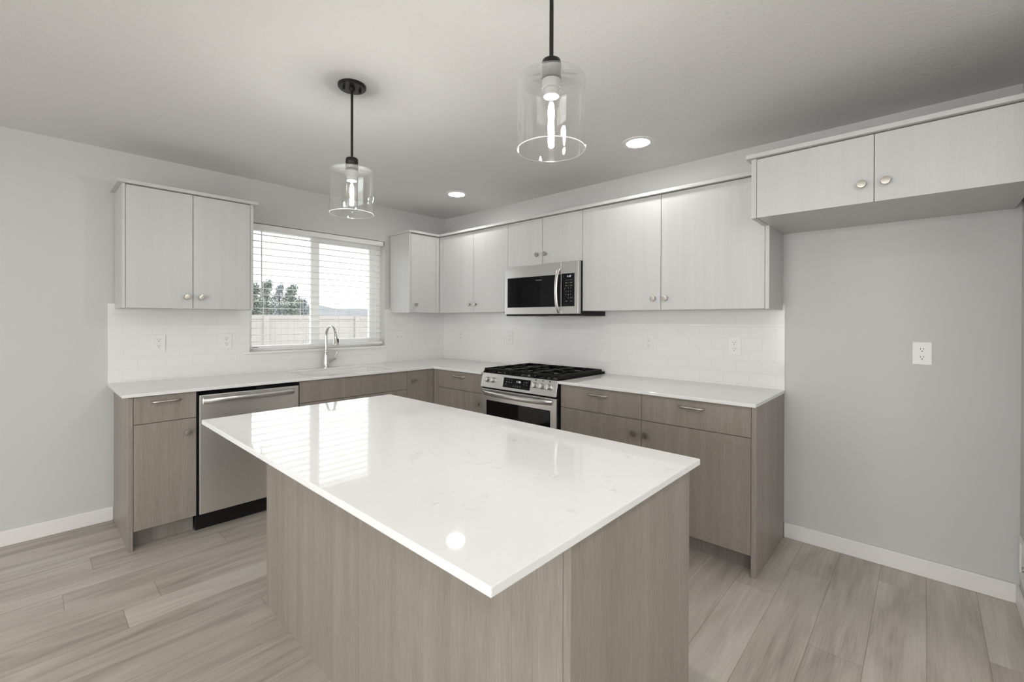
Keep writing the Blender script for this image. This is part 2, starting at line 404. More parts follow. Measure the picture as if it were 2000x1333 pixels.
# windows behind the camera
def back_window(name, axis, pos, s0, s1, z0, z1, mull):
    wv = bpy.data.objects.new(name, None); COL.objects.link(wv); struct(wv)
    wv.location = (pos, (s0+s1)/2, z0) if axis == 'x' else ((s0+s1)/2, pos, z0)
    b = B(); g = B(); e = .05
    def bx(q, p0, p1, zz0, zz1, t0, t1):
        q.box(pos+t0, pos+t1, p0, p1, zz0, zz1) if axis == 'x' else q.box(p0, p1, pos+t0, pos+t1, zz0, zz1)
    bx(b, s0, s0+e, z0, z1, -.03, .03); bx(b, s1-e, s1, z0, z1, -.03, .03); bx(b, s0+e, s1-e, z0, z0+e, -.03, .03); bx(b, s0+e, s1-e, z1-e, z1, -.03, .03)
    for k in range(1, mull):
        c = s0+(s1-s0)*k/mull; bx(b, c-.035, c+.035, z0+e, z1-e, -.028, .028)
    bx(g, s0+e, s1-e, z0+e, z1-e, -.003, .003)
    b.out('window_frame', 'vinyl', wv); g.out('pane', 'glass', wv)
back_window('window_2', 'x', XW-.07, -4.55, -1.85, .04, 2.08, 2)
back_window('window_3', 'x', XW-.07, -7.55, -5.65, .8, 2.1, 2)
back_window('window_4', 'y', YS-.07, -5.6, -2.2, .6, 2.1, 3)

# ------------------------------------------------------------------ backsplash
CT, CTH, D, FD = .8995, .0185, .655, .6305       # counter top, slab, slab depth, cabinet face depth
TT, TZ = .008, 1.4258
b = B()
b.box(-2.803, WX0, -TT, -.001, CT, TZ).box(WX1, -.001, -TT, -.001, CT, TZ).box(WX0, WX1, -TT, -.001, CT, 1.049)
tag(b.out('tile_backsplash', 'tileN', loc=(0, 0, 0)), 'glossy white subway tile backsplash under and beside the kitchen window', 'backsplash')
tag(B().box(-TT, -.001, -3.297, -TT-.0002, CT, TZ).out('tile_backsplash', 'tileE', loc=(0, 0, 0)), 'glossy white subway tile backsplash behind the gas range', 'backsplash')

# ------------------------------------------------------------------ cabinet parts
def knob(wall, s, d, z, parent, r=.0175):
    n = face_dir(wall); c = P(wall, s, d, z)
    B().lathe([(.0075, -.0005), (.0062, .006), (.006, .014), (r*.93, .0165), (r, .0185), (r, .0225), (r*.94, .025), (r*.5, .0258), (0, .026)], c, n, 32).out('knob', 'nickel', parent, smooth=35)
def pull(wall, s0, s1, d, z, parent):
    sm = (s0+s1)/2; L = abs(s1-s0)/2; pts = []
    for k in range(13):
        u = -1+2*k/12; a = abs(u)
        dd = .003 if a > .99 else .026*(1-max(0, (a-.55)/.45)**3)+.002
        pts.append(P(wall, sm+u*L, d+dd, z))
    B().tube(pts, .005, 12, flat=(.0062, .0036), upv=(0, 0, 1)).out('handle', 'nickel', parent, smooth=50)
def slab(name, wall, s0, s1, z0, z1, mat, parent, d1=FD, th=.019, g=.0019):
    return B().wbox(wall, min(s0, s1)+g, max(s0, s1)-g, d1-th, d1, z0+g, z1-g).out(name, mat, parent, bevel=.0009)

KZ, DZ0, DRW, DZ1 = .109, .1095, .7187, .878
def base_unit(name, label, wall, s0, s1, fronts, end=None, kick=.545, carc=True):
    lo, hi = min(s0, s1), max(s0, s1)
    t = thing(name, label, 'cabinet', P(wall, (s0+s1)/2, .3, 0))
    b = B(); c0, c1, zt = lo+.0005, hi-.0005, CT-CTH-.0005
    if carc: b.wbox(wall, c0, c1, .004, FD-.0215, KZ, zt)
    else:
        b.wbox(wall, c0, c0+.018, .004, FD-.0215, KZ, zt).wbox(wall, c1-.018, c1, .004, FD-.0215, KZ, zt).wbox(wall, c0+.018, c1-.018, .004, .016, KZ, zt)
        b.wbox(wall, c0+.018, c1-.018, .016, FD-.0215, KZ, KZ+.018).wbox(wall, c0+.018, c1-.018, FD-.04, FD-.0215, .70, zt)
    b.out('carcass', 'dark', t)
    B().wbox(wall, lo, hi, kick-.016, kick, 0, KZ-.0005).out('toe_kick', 'kick', t)
    for f in fronts:
        kind, a, c, z0, z1 = f[:5]
        o = slab({'drw': 'drawer', 'door': 'door', 'false': 'false_front', 'fill': 'filler'}[kind], wall, a, c, z0, z1, 'wood', t, g=.0016 if kind != 'fill' else .0003)
        for h in f[5:]:
            if h[0] == 'pull': pull(wall, h[1], h[2], FD, h[3], o)
            else: knob(wall, h[1], FD, h[2], o)
    if end:
        e0, e1 = end
        B().wbox(wall, e0, e1, .0145, FD, 0, CT-CTH-.0005).out('end_panel', 'wood', t, bevel=.0008)
    return t

base_unit('base_cabinet', 'narrow taupe oak base cabinet left of the dishwasher, one drawer over one door', 'N', -2.7525, -2.4505,
          [('drw', -2.7520, -2.4505, DRW, DZ1, ('pull', -2.6717, -2.5303, .841)), ('door', -2.7520, -2.4505, DZ0, DRW, ('knob', -2.497, .637))], end=(-2.7735, -2.7528))
base_unit('sink_cabinet', 'taupe oak sink base cabinet with false front under the faucet', 'N', -1.8315, -.9157,
          [('false', -1.8305, -.9157, DRW, DZ1), ('door', -1.8305, -1.373, DZ0, DRW, ('knob', -1.415, .637)), ('door', -1.373, -.9157, DZ0, DRW, ('knob', -1.331, .637))], carc=False)
base_unit('corner_base_cabinet', 'narrow single-door taupe oak base cabinet right of the sink in the corner', 'N', -.9155, -.6200,
          [('door', -.9157, -.6914, DZ0, DZ1, ('knob', -.8607, .791)), ('fill', -.6914, -.6318, DZ0, DZ1)])
base_unit('base_cabinet', 'taupe oak base cabinet left of the range, one drawer over one door', 'E', -.6310, -1.2755,
          [('fill', -.6318, -.6967, DZ0, DZ1), ('drw', -.6967, -1.2750, DRW, DZ1, ('pull', -.9108, -1.0651, .838)), ('door', -.6967, -1.2750, DZ0, DRW, ('knob', -1.2330, .634))])
base_unit('base_cabinet', 'wide taupe oak base cabinet right of the range, two drawers over two doors', 'E', -2.0625, -3.2730,
          [('drw', -2.0630, -2.6671, DRW, DZ1, ('pull', -2.2932, -2.4356, .8352)), ('drw', -2.6671, -3.2730, DRW, DZ1, ('pull', -2.8966, -3.0388, .8352)),
           ('door', -2.0630, -2.6671, DZ0, DRW, ('knob', -2.6181, .634)), ('door', -2.6671, -3.2730, DZ0, DRW, ('knob', -2.6951, .634))], end=(-3.2970, -3.2733))

# ------------------------------------------------------------------ worktops
SX0, SX1, SY0, SY1 = -1.735, -.990, -.098, -.545       # sink opening
def topz(b, x0, x1, y0, y1): b.box(x0, x1, y0, y1, CT-CTH, CT)
b = B()
poly = [(-2.803, -TT-.0005), (-TT-.0005, -TT-.0005), (-TT-.0005, -1.2795), (-D, -1.2795), (-D, -D), (-2.803, -D)]
bm = b.bm
# L-shaped slab with a sink hole, made as quads so the hole is clean
xs = [-2.803, SX0, SX1, -D, -TT-.0005]; ys = [-TT-.0005, SY0, SY1, -D, -1.2795]
cells = [(i, j) for i in range(4) for j in range(4) if not (i == 1 and j == 1) and not (j == 3 and i < 3)]
vt = {}
def V(i, j, z):
    k = (i, j, z)
    if k not in vt: vt[k] = bm.verts.new((xs[i], ys[j], z))
    return vt[k]
edges = {}
for i, j in cells:
    for z in (CT, CT-CTH):
        bm.faces.new((V(i, j, z), V(i+1, j, z), V(i+1, j+1, z), V(i, j+1, z)))
    for e in (((i, j), (i+1, j)), ((i+1, j), (i+1, j+1)), ((i, j+1), (i+1, j+1)), ((i, j), (i, j+1))): edges[e] = edges.get(e, 0)+1
for (p, q), n in edges.items():
    if n == 1: bm.faces.new((V(*p, CT), V(*q, CT), V(*q, CT-CTH), V(*p, CT-CTH)))
bmesh.ops.dissolve_limit(bm, angle_limit=.01, verts=bm.verts, edges=bm.edges)
tag(b.out('countertop', 'quartz', bevel=.0022, loc=(0, 0, 0)), 'L-shaped white quartz countertop around the sink and into the corner', 'countertop')
tag(B().box(-D, -TT-.0005, -3.2985, -2.0585, CT-CTH, CT).out('countertop', 'quartz', bevel=.0022, loc=(0, 0, 0)), 'white quartz countertop right of the gas range', 'countertop')

# sink
snk = thing('kitchen_sink', 'white undermount sink set in the countertop below the faucet', 'sink', ((SX0+SX1)/2, (SY0+SY1)/2, CT-CTH-.2))
b = B(); zt, zb, tk = CT-CTH-.0004, CT-CTH-.2, .006
b.box(SX0-.02, SX0, SY1-.02, SY0+.02, zb, zt).box(SX1, SX1+.02, SY1-.02, SY0+.02, zb, zt).box(SX0, SX1, SY0, SY0+.02, zb, zt).box(SX0, SX1, SY1-.02, SY1, zb, zt).box(SX0-.02, SX1+.02, SY1-.02, SY0+.02, zb-tk, zb)
b.out('basin', 'sink', snk, bevel=.002)
B().lathe([(.045, .0005), (.045, .003), (.036, .004), (.03, .001), (0, .001)], ((SX0+SX1)/2, (SY0+SY1)/2, zb), seg=28).out('drain', 'chrome', snk, smooth=35)
# faucet
fx, fyy = -1.3704, -.0590
fa = thing('kitchen_faucet', 'brushed steel gooseneck pull-down faucet behind the sink', 'faucet', (fx, fyy, CT))
B().lathe([(.031, 0), (.031, .004), (.027, .012), (.0235, .04), (.0205, .10), (.0185, .135), (.0195, .139), (.0195, .146), (.0185, .15), (.0125, .154), (0, .155)], (fx, fyy, CT), seg=32).out('body', 'chrome', fa, smooth=40)
R = .088; zc = 1.277-R-.0115
pts = [(fx, fyy, CT+.15), (fx, fyy, CT+.2)] + [(fx, fyy-R+R*math.cos(a), zc+R*math.sin(a)) for a in [math.pi*k/20*.93 for k in range(21)]]
ex, ey, ez = pts[-1]
B().tube(pts, .0115, 16, upv=(1, 0, 0)).out('neck', 'chrome', fa, smooth=50)
dv = Vector((0, -.12, -1)).normalized(); p0 = Vector((ex, ey, ez))
zlen = (ez-1.105)/-dv.z
hd = B().lathe([(.0115, -.004), (.0135, .0), (.0145, .02), (.019, zlen*.75), (.0245, zlen-.008), (.0245, zlen-.002), (.021, zlen)], p0, dv, 28).out('spray_head', 'chrome', fa, smooth=40)
q = p0+dv*(zlen*.60)+Vector((.0115, -.0085, 0))
B().prism([q+Vector((.001, .006, .020)), q+Vector((.007, -.006, .018)), q+Vector((.009, -.006, -.018)), q+Vector((.003, .006, -.020))], (-.006, -.005, 0)).out('spray_button', 'black', hd)
hb = B().tube([(fx+.008, fyy, .942), (fx+.045, fyy-.004, .962), (fx+.080, fyy-.008, .980)], [.0135, .0125, .012], 16).out('lever_hub', 'chrome', fa, smooth=50)
B().tube([(fx+.074, fyy-.008, .984), (fx+.083, fyy-.010, 1.008), (fx+.094, fyy-.012, 1.036)], [.005, .0042, .0055], 10, flat=None).out('lever', 'chrome', hb, smooth=50)

# ------------------------------------------------------------------ dishwasher
d0, d1 = -2.4495, -1.8325
dw = thing('dishwasher', 'stainless steel dishwasher between taupe base cabinets', 'dishwasher', ((d0+d1)/2, -.3, 0))
B().box(d0+.002, d1-.001, -.004, -FD+.024, .105, CT-CTH-.002).out('tub', 'black', dw)
B().box(d0+.004, d1-.001, -.56, -.582, 0, .105).out('toe_kick', 'black', dw)
B().box(d0+.012, d1-.004, -FD+.022, -FD-.001, .852, .872).out('control_strip', 'blackgloss', dw)
dd = B().box(-2.4350, -1.8355, -FD+.023, -FD, .108, .8505).out('door', 'steelv', dw, bevel=.003)
pts = []
for k in range(21):
    u = -1+2*k/20; pts.append((-2.1418+u*.272, -FD-.004-.030*(1-u*u)**.6, .8135))
B().tube(pts, .01, 14, flat=(.0175, .0065), upv=(0, 0, 1)).out('handle', 'steel', dd, smooth=50)

# ------------------------------------------------------------------ gas range
R0, R1 = -1.2850, -2.0460
ym = (R0+R1)/2
rg = thing('gas_range', 'stainless slide-in gas range with black grates and oven door', 'range', (-.33, ym, 0))
B().box(-.012, -.612, R0, R1, .02, .893).out('body', 'black', rg)
b = B(); b.box(-.012, -.634, R0-.0005, R1+.0005, .8935, .9065).box(-.012, -.030, R0, R1, .9065, .914).box(-.03, -.625, R0, R0-.010, .9065, .912).box(-.03, -.625, R1, R1+.010, .9065, .912)
B().box(-.03, -.03, 0, 0, 0, 0).bm.free()
b.out('cooktop', 'enamel', rg, bevel=.002)
cpT, cpB = Vector((-.638, 0, .898)), Vector((-.664, 0, .786))
b = B().prism([(-.600, R0, .898), (cpT.x, R0, cpT.z), (cpB.x, R0, cpB.z), (-.600, R0, .786)], (0, R1-R0, 0))
cp = b.out('control_panel', 'steel', rg, bevel=.002)
sl = (cpT-cpB).normalized(); nrm = Vector((sl.z, 0, -sl.x))*-1
if nrm.x > 0: nrm = -nrm
tilt = math.atan2(cpT.x-cpB.x, cpT.z-cpB.z)
def on_panel(y, f, off=0): return cpB+(cpT-cpB)*f+nrm*off+Vector((0, y, 0))
def panel_quad(y0, y1, f0, f1, off, th):
    a = [on_panel(y0, f0, off), on_panel(y1, f0, off), on_panel(y1, f1, off), on_panel(y0, f1, off)]
    return B().prism(a, -nrm*th)
ds = panel_quad(-1.531, -1.803, .18, .835, .0012, .002).out('display', 'blackgloss', cp)
b = B()
def panel_text(b, t, y, f, size): text_into(b, t, size, Matrix.Translation(on_panel(y, f, .0022)) @ Matrix.Rotation(-math.pi/2, 4, 'Z') @ Matrix.Rotation(math.pi/2-tilt, 4, 'X'))
panel_text(b, '11:06', -1.686, .63, .021); b.out('clock_readout', 'digits', ds)
def dash(b, y, f, wd, hd_, nm='key_label', mt='printdim', par=None):
    b = B()
    a = [on_panel(y+wd/2, f-hd_/2, .0022), on_panel(y-wd/2, f-hd_/2, .0022), on_panel(y-wd/2, f+hd_/2, .0022), on_panel(y+wd/2, f+hd_/2, .0022)]
    b.prism(a, -nrm*.0006); b.out(nm, mt, par or ds)
for i, y in enumerate((-1.566, -1.591, -1.616)):
    dash(b, y, .70, .010, .03); dash(b, y, .55, .012, .07)
dash(b, -1.560, .40, .014, .05)
for i, y in enumerate((-1.640, -1.662, -1.684, -1.706)): dash(b, y, .33, .008, .09)
dash(b, -1.742, .66, .006, .06); dash(b, -1.765, .66, .022, .05); dash(b, -1.742, .52, .010, .04); dash(b, -1.768, .50, .016, .03)
for y in (-1.362, -1.424, -1.848, -1.915, -1.978):
    c = on_panel(y, .55)
    k = B().lathe([(.0255, 0), (.0255, .003), (.0205, .004), (.0195, .028), (.0165, .032), (0, .0325)], c, nrm, 28).out('knob', 'steel', cp, smooth=35)
    q = c+nrm*.030
    B().prism([q+sl*.018+Vector((0, .0055, 0)), q+sl*.018-Vector((0, .0055, 0)), q-sl*.018-Vector((0, .0055, 0)), q-sl*.018+Vector((0, .0055, 0))], nrm*.012).out('grip', 'steel', k, bevel=.002)
for y in (-1.848, -1.915, -1.978): dash(b, y, .90, .010, .07, 'burner_mark', 'slot', cp)
od = B().box(-.612, -.652, R0-.002, R1+.002, .205, .772).out('oven_door', 'steel', rg, bevel=.003)
B().box(-.6515, -.6535, -1.345, -1.988, .31, .684).out('door_window', 'blackgloss', od)
pts = []
for k in range(25):
    u = -1+2*k/24; pts.append((-.655-.046*(1-u*u)**.55, ym+.005+u*.345, .742))
B().tube(pts, .01, 16, flat=(.0185, .008), upv=(0, 0, 1)).out('oven_handle', 'steel', od, smooth=50)
B().box(-.612, -.650, R0-.002, R1+.002, .055, .198).out('storage_drawer', 'steel', rg, bevel=.003)
for y in (R0-.04, R1+.04):
    for x in (-.08, -.56): B().cyl((x, y, 0), (x, y, .025), .015).out('foot', 'black', rg)
for (x, y, r) in ((-.20, -1.43, .035), (-.47, -1.43, .045), (-.335, ym, .05), (-.20, -1.90, .045), (-.47, -1.90, .035)):
    bn = B().lathe([(r*1.35, 0), (r*1.3, .003), (r*.9, .004), (r*.88, .010), (r, .011), (r, .015), (r*.9, .018), (0, .0185)], (x, y, .9066), seg=28).out('burner', 'iron', rg, smooth=35)
gz0, gz1 = .9215, .9345
for gi, (ya, yb) in enumerate(((-1.290, -1.538), (-1.542, -1.789), (-1.793, -2.041))):
    b = B(); xa, xb = -.060, -.614; yc = (ya+yb)/2; t = .006
    for x in (xa, xb): b.box(x-t, x+t, ya, yb, gz0-.006, gz1)
    for y in (ya, yb): b.box(xa, xb, y-t*(1 if y == ya else -1)-t, y-t*(1 if y == ya else -1)+t, gz0-.009, gz1)
    for x in (-.20, -.335, -.47):
        b.box(x-.0045, x+.0045, ya, ya-.085, gz0, gz1+.0015); b.box(x-.0045, x+.0045, yb, yb+.085, gz0, gz1+.0015)
    b.box(xa, -.145, yc-.0045, yc+.0045, gz0, gz1+.0015); b.box(xb, -.525, yc-.0045, yc+.0045, gz0, gz1+.0015); b.box(-.262, -.408, yc-.0045, yc+.0045, gz0, gz1)
    b.box(-.331, -.339, ya, yb, gz0-.002, gz1-.001)
    for x in (xa, xb):
        for y in (ya-.006, yb+.006): b.box(x-.008, x+.008, y-.008, y+.008, .9066, gz0)
    for x in (xb,): b.box(x-.008, x+.008, yc-.012, yc+.012, .9066, gz1+.002)
    b.out('burner_grate', 'iron', rg, bevel=.0015)

# ------------------------------------------------------------------ upper cabinets
UD, UDN, UZ0, UZ1 = .337, .345, 1.3925, 2.154
def upper(name, label, wall, s0, s1, doors, z0=UZ0, z1=UZ1, dep=UD, fillers=(), panels=(), carc=None):
    lo, hi = min(s0, s1), max(s0, s1)
    t = thing(name, label, 'cabinet', P(wall, (s0+s1)/2, dep/2, z0))
    B().wbox(wall, lo+.0004, hi-.0004, TT+.0008, dep-.0215, z0+.002, z1-.0005).out('carcass', 'white', t)
    for a, c, kn in doors:
        o = slab('door', wall, a, c, z0, z1-.003, 'white', t, d1=dep, g=.0018)
        knob(wall, kn[0], dep, kn[1], o)
    for a, c in fillers: slab('filler', wall, a, c, z0, z1-.003, 'white', t, d1=dep, g=.0003)
    for a, c in panels: B().wbox(wall, min(a, c), max(a, c), TT+.0008, dep, z0-.0005, z1-.0005).out('end_panel', 'white', t, bevel=.0008)
    return t
def crown(b, pts_outer, z0=UZ1, z1=UZ1+.021): pass
u1 = upper('wall_cabinet', 'white two-door wall cabinet left of the kitchen window', 'N', -2.7520, -2.0630,
           [(-2.7525, -2.4080, (-2.4425, 1.4705)), (-2.4080, -2.0626, (-2.3625, 1.4705))], dep=UDN, panels=[(-2.768, -2.7527), (-2.0624, -2.0424)])
B().box(-2.792, -2.018, -.0008, -UDN-.024, UZ1, UZ1+.021).out('crown_board', 'white', u1, bevel=.001)
upper('wall_cabinet', 'white single-door wall cabinet right of the kitchen window', 'N', -.680, -.3375,
      [(-.680, -.3802, (-.626, 1.4705))], fillers=[(-.3802, -.3385)], panels=[(-.6970, -.6802)])
upper('wall_cabinet', 'white two-door wall cabinet between corner and microwave', 'E', -.3380, -1.2800,
      [(-.3985, -.8397, (-.7960, 1.469)), (-.8397, -1.2804, (-.8760, 1.469))], fillers=[(-.3395, -.3985)])
upper('wall_cabinet', 'short white two-door cabinet directly above the microwave', 'E', -1.2804, -2.0450,
      [(-1.2804, -1.6619, (-1.6110, 1.855)), (-1.6619, -2.0450, (-1.6940, 1.855))], z0=1.7700)
upper('wall_cabinet', 'large white two-door wall cabinet right of the microwave', 'E', -2.0452, -3.2640,
      [(-2.0452, -2.6548, (-2.6060, 1.470)), (-2.6548, -3.2640, (-2.6890, 1.470))], panels=[(-3.2642, -3.2850)])
# fridge bridge cabinet
FZ0, FZ1, FDP = 1.855, 2.161, .602
fr = thing('fridge_cabinet', 'deep white two-door bridge cabinet over the empty fridge alcove', 'cabinet', (-.3, -3.75, FZ0))
B().box(-.001, -FDP+.0215, -3.2865, -4.2340, FZ0+.002, FZ1-.0005).out('carcass', 'white', fr)
B().box(-UD-.0263, -FDP, -3.2600, -3.2840, FZ0, FZ1-.0005).out('end_panel', 'white', fr, bevel=.0008)
for a, c, kn in ((-3.2845, -3.7570, -3.7135), (-3.7570, -4.2340, -3.7970)):
    o = B().box(-FDP+.019, -FDP, a-.0014, c+.0014, FZ0+.0014, FZ1-.0045).out('door', 'white', fr, bevel=.0009)
    knob('E', kn, FDP, 1.939, o)
B().box(-.001, -FDP-.024, -3.2385, -4.2560, FZ1, FZ1+.0205).out('crown_board', 'white', fr, bevel=.001)
# crown board running over the corner and range wall
b = B(); bm = b.bm
pl = [(-.7145, -.0008), (-.0008, -.0008), (-.0008, -3.2375), (-UD-.0245, -3.2375), (-UD-.0245, -UD-.0245), (-.7145, -UD-.0245)]
b.prism([(x, y, UZ1) for x, y in pl], (0, 0, .021))
tag(b.out('crown_board', 'white', bevel=.001), 'flat white crown board running along the tops of the corner and range-wall cabinets', 'trim')

# ------------------------------------------------------------------ microwave
m0, m1, mf = -1.2960, -2.0440, .392
mw = thing('microwave', 'stainless over-the-range microwave with black glass door', 'microwave', (-.2, (m0+m1)/2, 1.372))
B().box(-TT-.001, -.357, -1.2850, -2.0448, 1.358, 1.7685).out('body', 'black', mw)
b = B().box(-.05, -.34, -1.40, -1.60, 1.3545, 1.358).box(-.05, -.34, -1.72, -1.93, 1.3545, 1.358)
b.out('filter', 'socket', mw)
ysm = -1.890
dr = B().box(-.357, -mf, m0, ysm+.0008, 1.3725, 1.7665).out('door', 'steel', mw, bevel=.0012)
B().box(-mf+.0005, -mf-.0012, -1.330, ysm+.002, 1.4275, 1.6745).out('door_glass', 'blackgloss', dr)
b = B(); text_into(b, 'FRIGIDAIRE', .0125, east_text(-1.670, 1.6415, -mf-.0017)); b.out('brand_lettering', 'print', dr)
pn = B().box(-.357, -mf, ysm-.0008, m1, 1.3725, 1.7665).out('control_panel', 'steel', mw, bevel=.0012)
kp = B().box(-mf+.0005, -mf-.0012, ysm-.002, -2.0115, 1.4285, 1.6775).out('keypad', 'blackgloss', pn)
b = B(); text_into(b, '11:07', .0185, east_text(-1.962, 1.655, -mf-.0018)); b.out('clock_readout', 'digits', kp)
b = B()
for i, ch in enumerate('123456789'):
    text_into(b, ch, .0125, east_text(-1.9350-.0222*(i % 3), 1.566-.0248*(i//3), -mf-.0018))
text_into(b, '0', .0125, east_text(-1.9572, 1.492, -mf-.0018)); text_into(b, 'START', .0092, east_text(-1.984, 1.492, -mf-.0018))
b.out('number_keys', 'print', kp)
def mdash(y, z, wd, hg): B().box(-mf-.0012, -mf-.0018, y-wd/2, y+wd/2, z-hg/2, z+hg/2).out('key_label', 'printdim', kp)
for z, hg in ((1.627, .003), (1.607, .008), (1.585, .007)):
    for y, wd in ((-1.936, .013), (-1.957, .014), (-1.982, .018)): mdash(y, z, wd, hg if y != -1.957 else .003)
mdash(-1.938, 1.468, .018, .005); mdash(-1.982, 1.468, .016, .005); mdash(-1.911, 1.655, .004, .010); mdash(-1.922, 1.563, .005, .009)
pts = []
for k in range(21):
    u = -1+2*k/20; pts.append((-mf-.002-.040*(1-u*u)**.6, -1.868, 1.548+u*.167))
B().tube(pts, .01, 14, flat=(.0135, .0065), upv=(0, 1, 0)).out('handle', 'steelv', dr, smooth=50)

# ------------------------------------------------------------------ island
IX0, IX1, IY0, IY1 = -2.6613, -1.7551, -3.4201, -1.6884
BX0, BX1, BY0, BY1 = -2.4072, -1.7775, -3.3955, -1.6905
isl = thing('kitchen_island', 'taupe oak island cabinet with plain back and end panels', 'island', ((BX0+BX1)/2, (BY0+BY1)/2, 0))
IZ = CT-CTH-.0005
B().box(BX0+.019, BX1-.0215, BY0+.019, BY1-.019, .0, IZ).out('carcass', 'dark', isl)
B().box(BX0, BX1, BY0, BY0+.0185, 0, IZ).out('end_panel', 'wood', isl, bevel=.0008)
B().box(BX0, BX1, BY1-.0185, BY1, 0, IZ).out('end_panel', 'wood', isl, bevel=.0008)
yms = -2.536
B().box(BX0+.0003, BX0+.0185, BY0+.0195, yms-.0005, 0, IZ).out('back_panel', 'wood', isl, bevel=.0006)
B().box(BX0+.0003, BX0+.0185, yms+.0005, BY1-.0195, 0, IZ).out('back_panel', 'wood', isl, bevel=.0006)
for k in range(3):
    ya = BY0+.0195+(BY1-BY0-.039)*k/3; yb = BY0+.0195+(BY1-BY0-.039)*(k+1)/3
    o = B().box(BX1-.021, BX1-.002, ya+.0016, yb-.0016, .11, DRW-.0016).out('door', 'wood', isl, bevel=.0009)
    o2 = B().box(BX1-.021, BX1-.002, ya+.0016, yb-.0016, DRW+.0016, DZ1).out('drawer', 'wood', isl, bevel=.0009)
    for q, c in ((o, (ya+.05, .634)), (o2, ((ya+yb)/2, .80))):
        B().lathe([(.0075, -.0005), (.006, .014), (.0165, .0165), (.0175, .0185), (.0175, .0225), (.016, .025), (0, .026)], (BX1-.002, c[0], c[1]), (1, 0, 0), 28).out('knob', 'nickel', q, smooth=35)
tag(B().box(IX0, IX1, IY0, IY1, CT-CTH, CT).out('island_countertop', 'quartz', bevel=.0022, loc=(0, 0, 0)), 'large white veined quartz countertop on the island', 'countertop')

# ------------------------------------------------------------------ pendants and downlights
def pendant(label, x, y):
    t = thing('pendant_light', label, 'pendant light', (x, y, H), 'glass cylinder pendants over the island')
    B().lathe([(.0, -.0005), (.0635, -.0005), (.0635, -.012), (.060, -.015), (.014, -.0155), (.012, -.030), (0, -.030)], (x, y, H), seg=40).out('canopy', 'bronze', t, smooth=35)
    for dx, dy in ((.036, -.010), (-.036, .010)):
        B().cyl((x+dx, y+dy, H-.0148), (x+dx, y+dy, H-.030), .0055, 12).out('canopy_screw', 'bronze', t, smooth=35)
    B().cyl((x, y, H-.028), (x, y, 2.090), .0062, 16).out('rod', 'bronze', t, smooth=35)
    B().lathe([(.0, 2.095), (.020, 2.094), (.0265, 2.090), (.0285, 2.083), (.0285, 2.064), (.0278, 2.063), (.0278, 2.061), (.0285, 2.060), (.0285, 2.056), (.0278, 2.055), (.0278, 2.053), (.0285, 2.052), (.0285, 2.0355), (0, 2.0355)], (x, y, 0), seg=32).out('cap', 'bronze', t, smooth=35)
    r, zt, zb, th = .1010, 2.0345, 1.827, .0030
    prof = [(.022, zt), (r-.006, zt), (r-.0015, zt-.001), (r, zt-.0045), (r, zb+.0022), (r-th, zb+.0022), (r-th, zt-.0065), (r-th-.003, zt-th), (.022, zt-th), (.022, zt)]
    gs = B().lathe(prof, (x, y, 0), seg=64, close=False).out('glass_shade', 'shade', t, smooth=50)
    B().lathe([(r, zb+.0021), (r, zb+.001), (r-.0008, zb), (r-th+.0008, zb), (r-th, zb+.001), (r-th, zb+.0021)], (x, y, 0), seg=64, close=False).out('glass_rim', 'rim', gs, smooth=50)
    sk = B().lathe([(0, 2.0312), (.0278, 2.0312), (.0278, 2.006), (.0225, 2.004), (.0225, 1.984), (.0175, 1.983), (0, 1.983)], (x, y, 0), seg=32).out('socket', 'socket', t, smooth=35)
    bl = B().lathe([(.0135, 1.983), (.0140, 1.972), (.0200, 1.956), (.0265, 1.938), (.0285, 1.921), (.0255, 1.905), (.0170, 1.896), (.007, 1.8925), (0, 1.892)], (x, y, 0), seg=32, close=False).out('bulb', 'bulbglass', t, smooth=True)
    pl = bpy.data.lights.new('bulb_glow', 'POINT'); pl.energy = P_PEND; pl.color = (1, .98, .95); pl.shadow_soft_size = .0085
    po = bpy.data.objects.new('bulb_glow', pl); COL.objects.link(po); po.parent = t; po.location = (0, 0, 1.909-H)
    B().lathe([(0, 1.970), (.005, 1.967), (.0080, 1.956), (.0092, 1.940), (.0086, 1.924), (.005, 1.919), (0, 1.918)], (x, y, 0), seg=20, close=False).out('filament', 'filament', bl, smooth=True)
pendant('clear glass cylinder pendant on a black rod, hanging over the window end of the island', -2.111, -1.9224)
pendant('clear glass cylinder pendant nearest the camera, its black rod running out of the picture top', -2.111, -3.1133)
def downlight(label, x, y):
    t = thing('recessed_light', label, 'ceiling light', (x, y, H), 'recessed ceiling lights')
    B().lathe([(.070, -.0005), (.099, -.0005), (.0975, -.004), (.078, -.0085), (.070, -.006), (.070, -.0005)], (x, y, H), seg=48, close=False).out('trim_ring', 'plastic', t, smooth=35)
    B().lathe([(0, -.0005), (.0697, -.0005), (.0697, -.0050), (0, -.0050)], (x, y, H), seg=40).out('lens', 'lens', t)
downlight('lit round recessed ceiling light near the fridge cabinet', -.565, -2.605)
downlight('lit round recessed ceiling light near the far kitchen corner', -.5775, -.8824)
def fill_light(label, x, y, k=1.0):  # fixture added out of view to brighten the near side of the room
    t = thing('fill_light', label, 'ceiling light', (x, y, H), 'added fill lights')
    B().lathe([(0, -.0005), (.190*k, -.0005), (.190*k, -.020), (.181*k, -.022), (.181*k, -.004), (0, -.004)], (x, y, H), seg=48).out('rim', 'plastic', t, smooth=35)
    B().lathe([(0, -.0045), (.180*k, -.0045), (.180*k, -.022), (.15*k, -.034), (.09*k, -.041), (0, -.043)], (x, y, H), seg=48).out('diffuser', 'flush', t, smooth=35)
fill_light('added unseen round fill light in the aisle before the fridge alcove', -2.45, -4.50, 1.12)
fill_light('added unseen round fill light over the dining side, left of the island', -4.05, -2.8, 1.2)
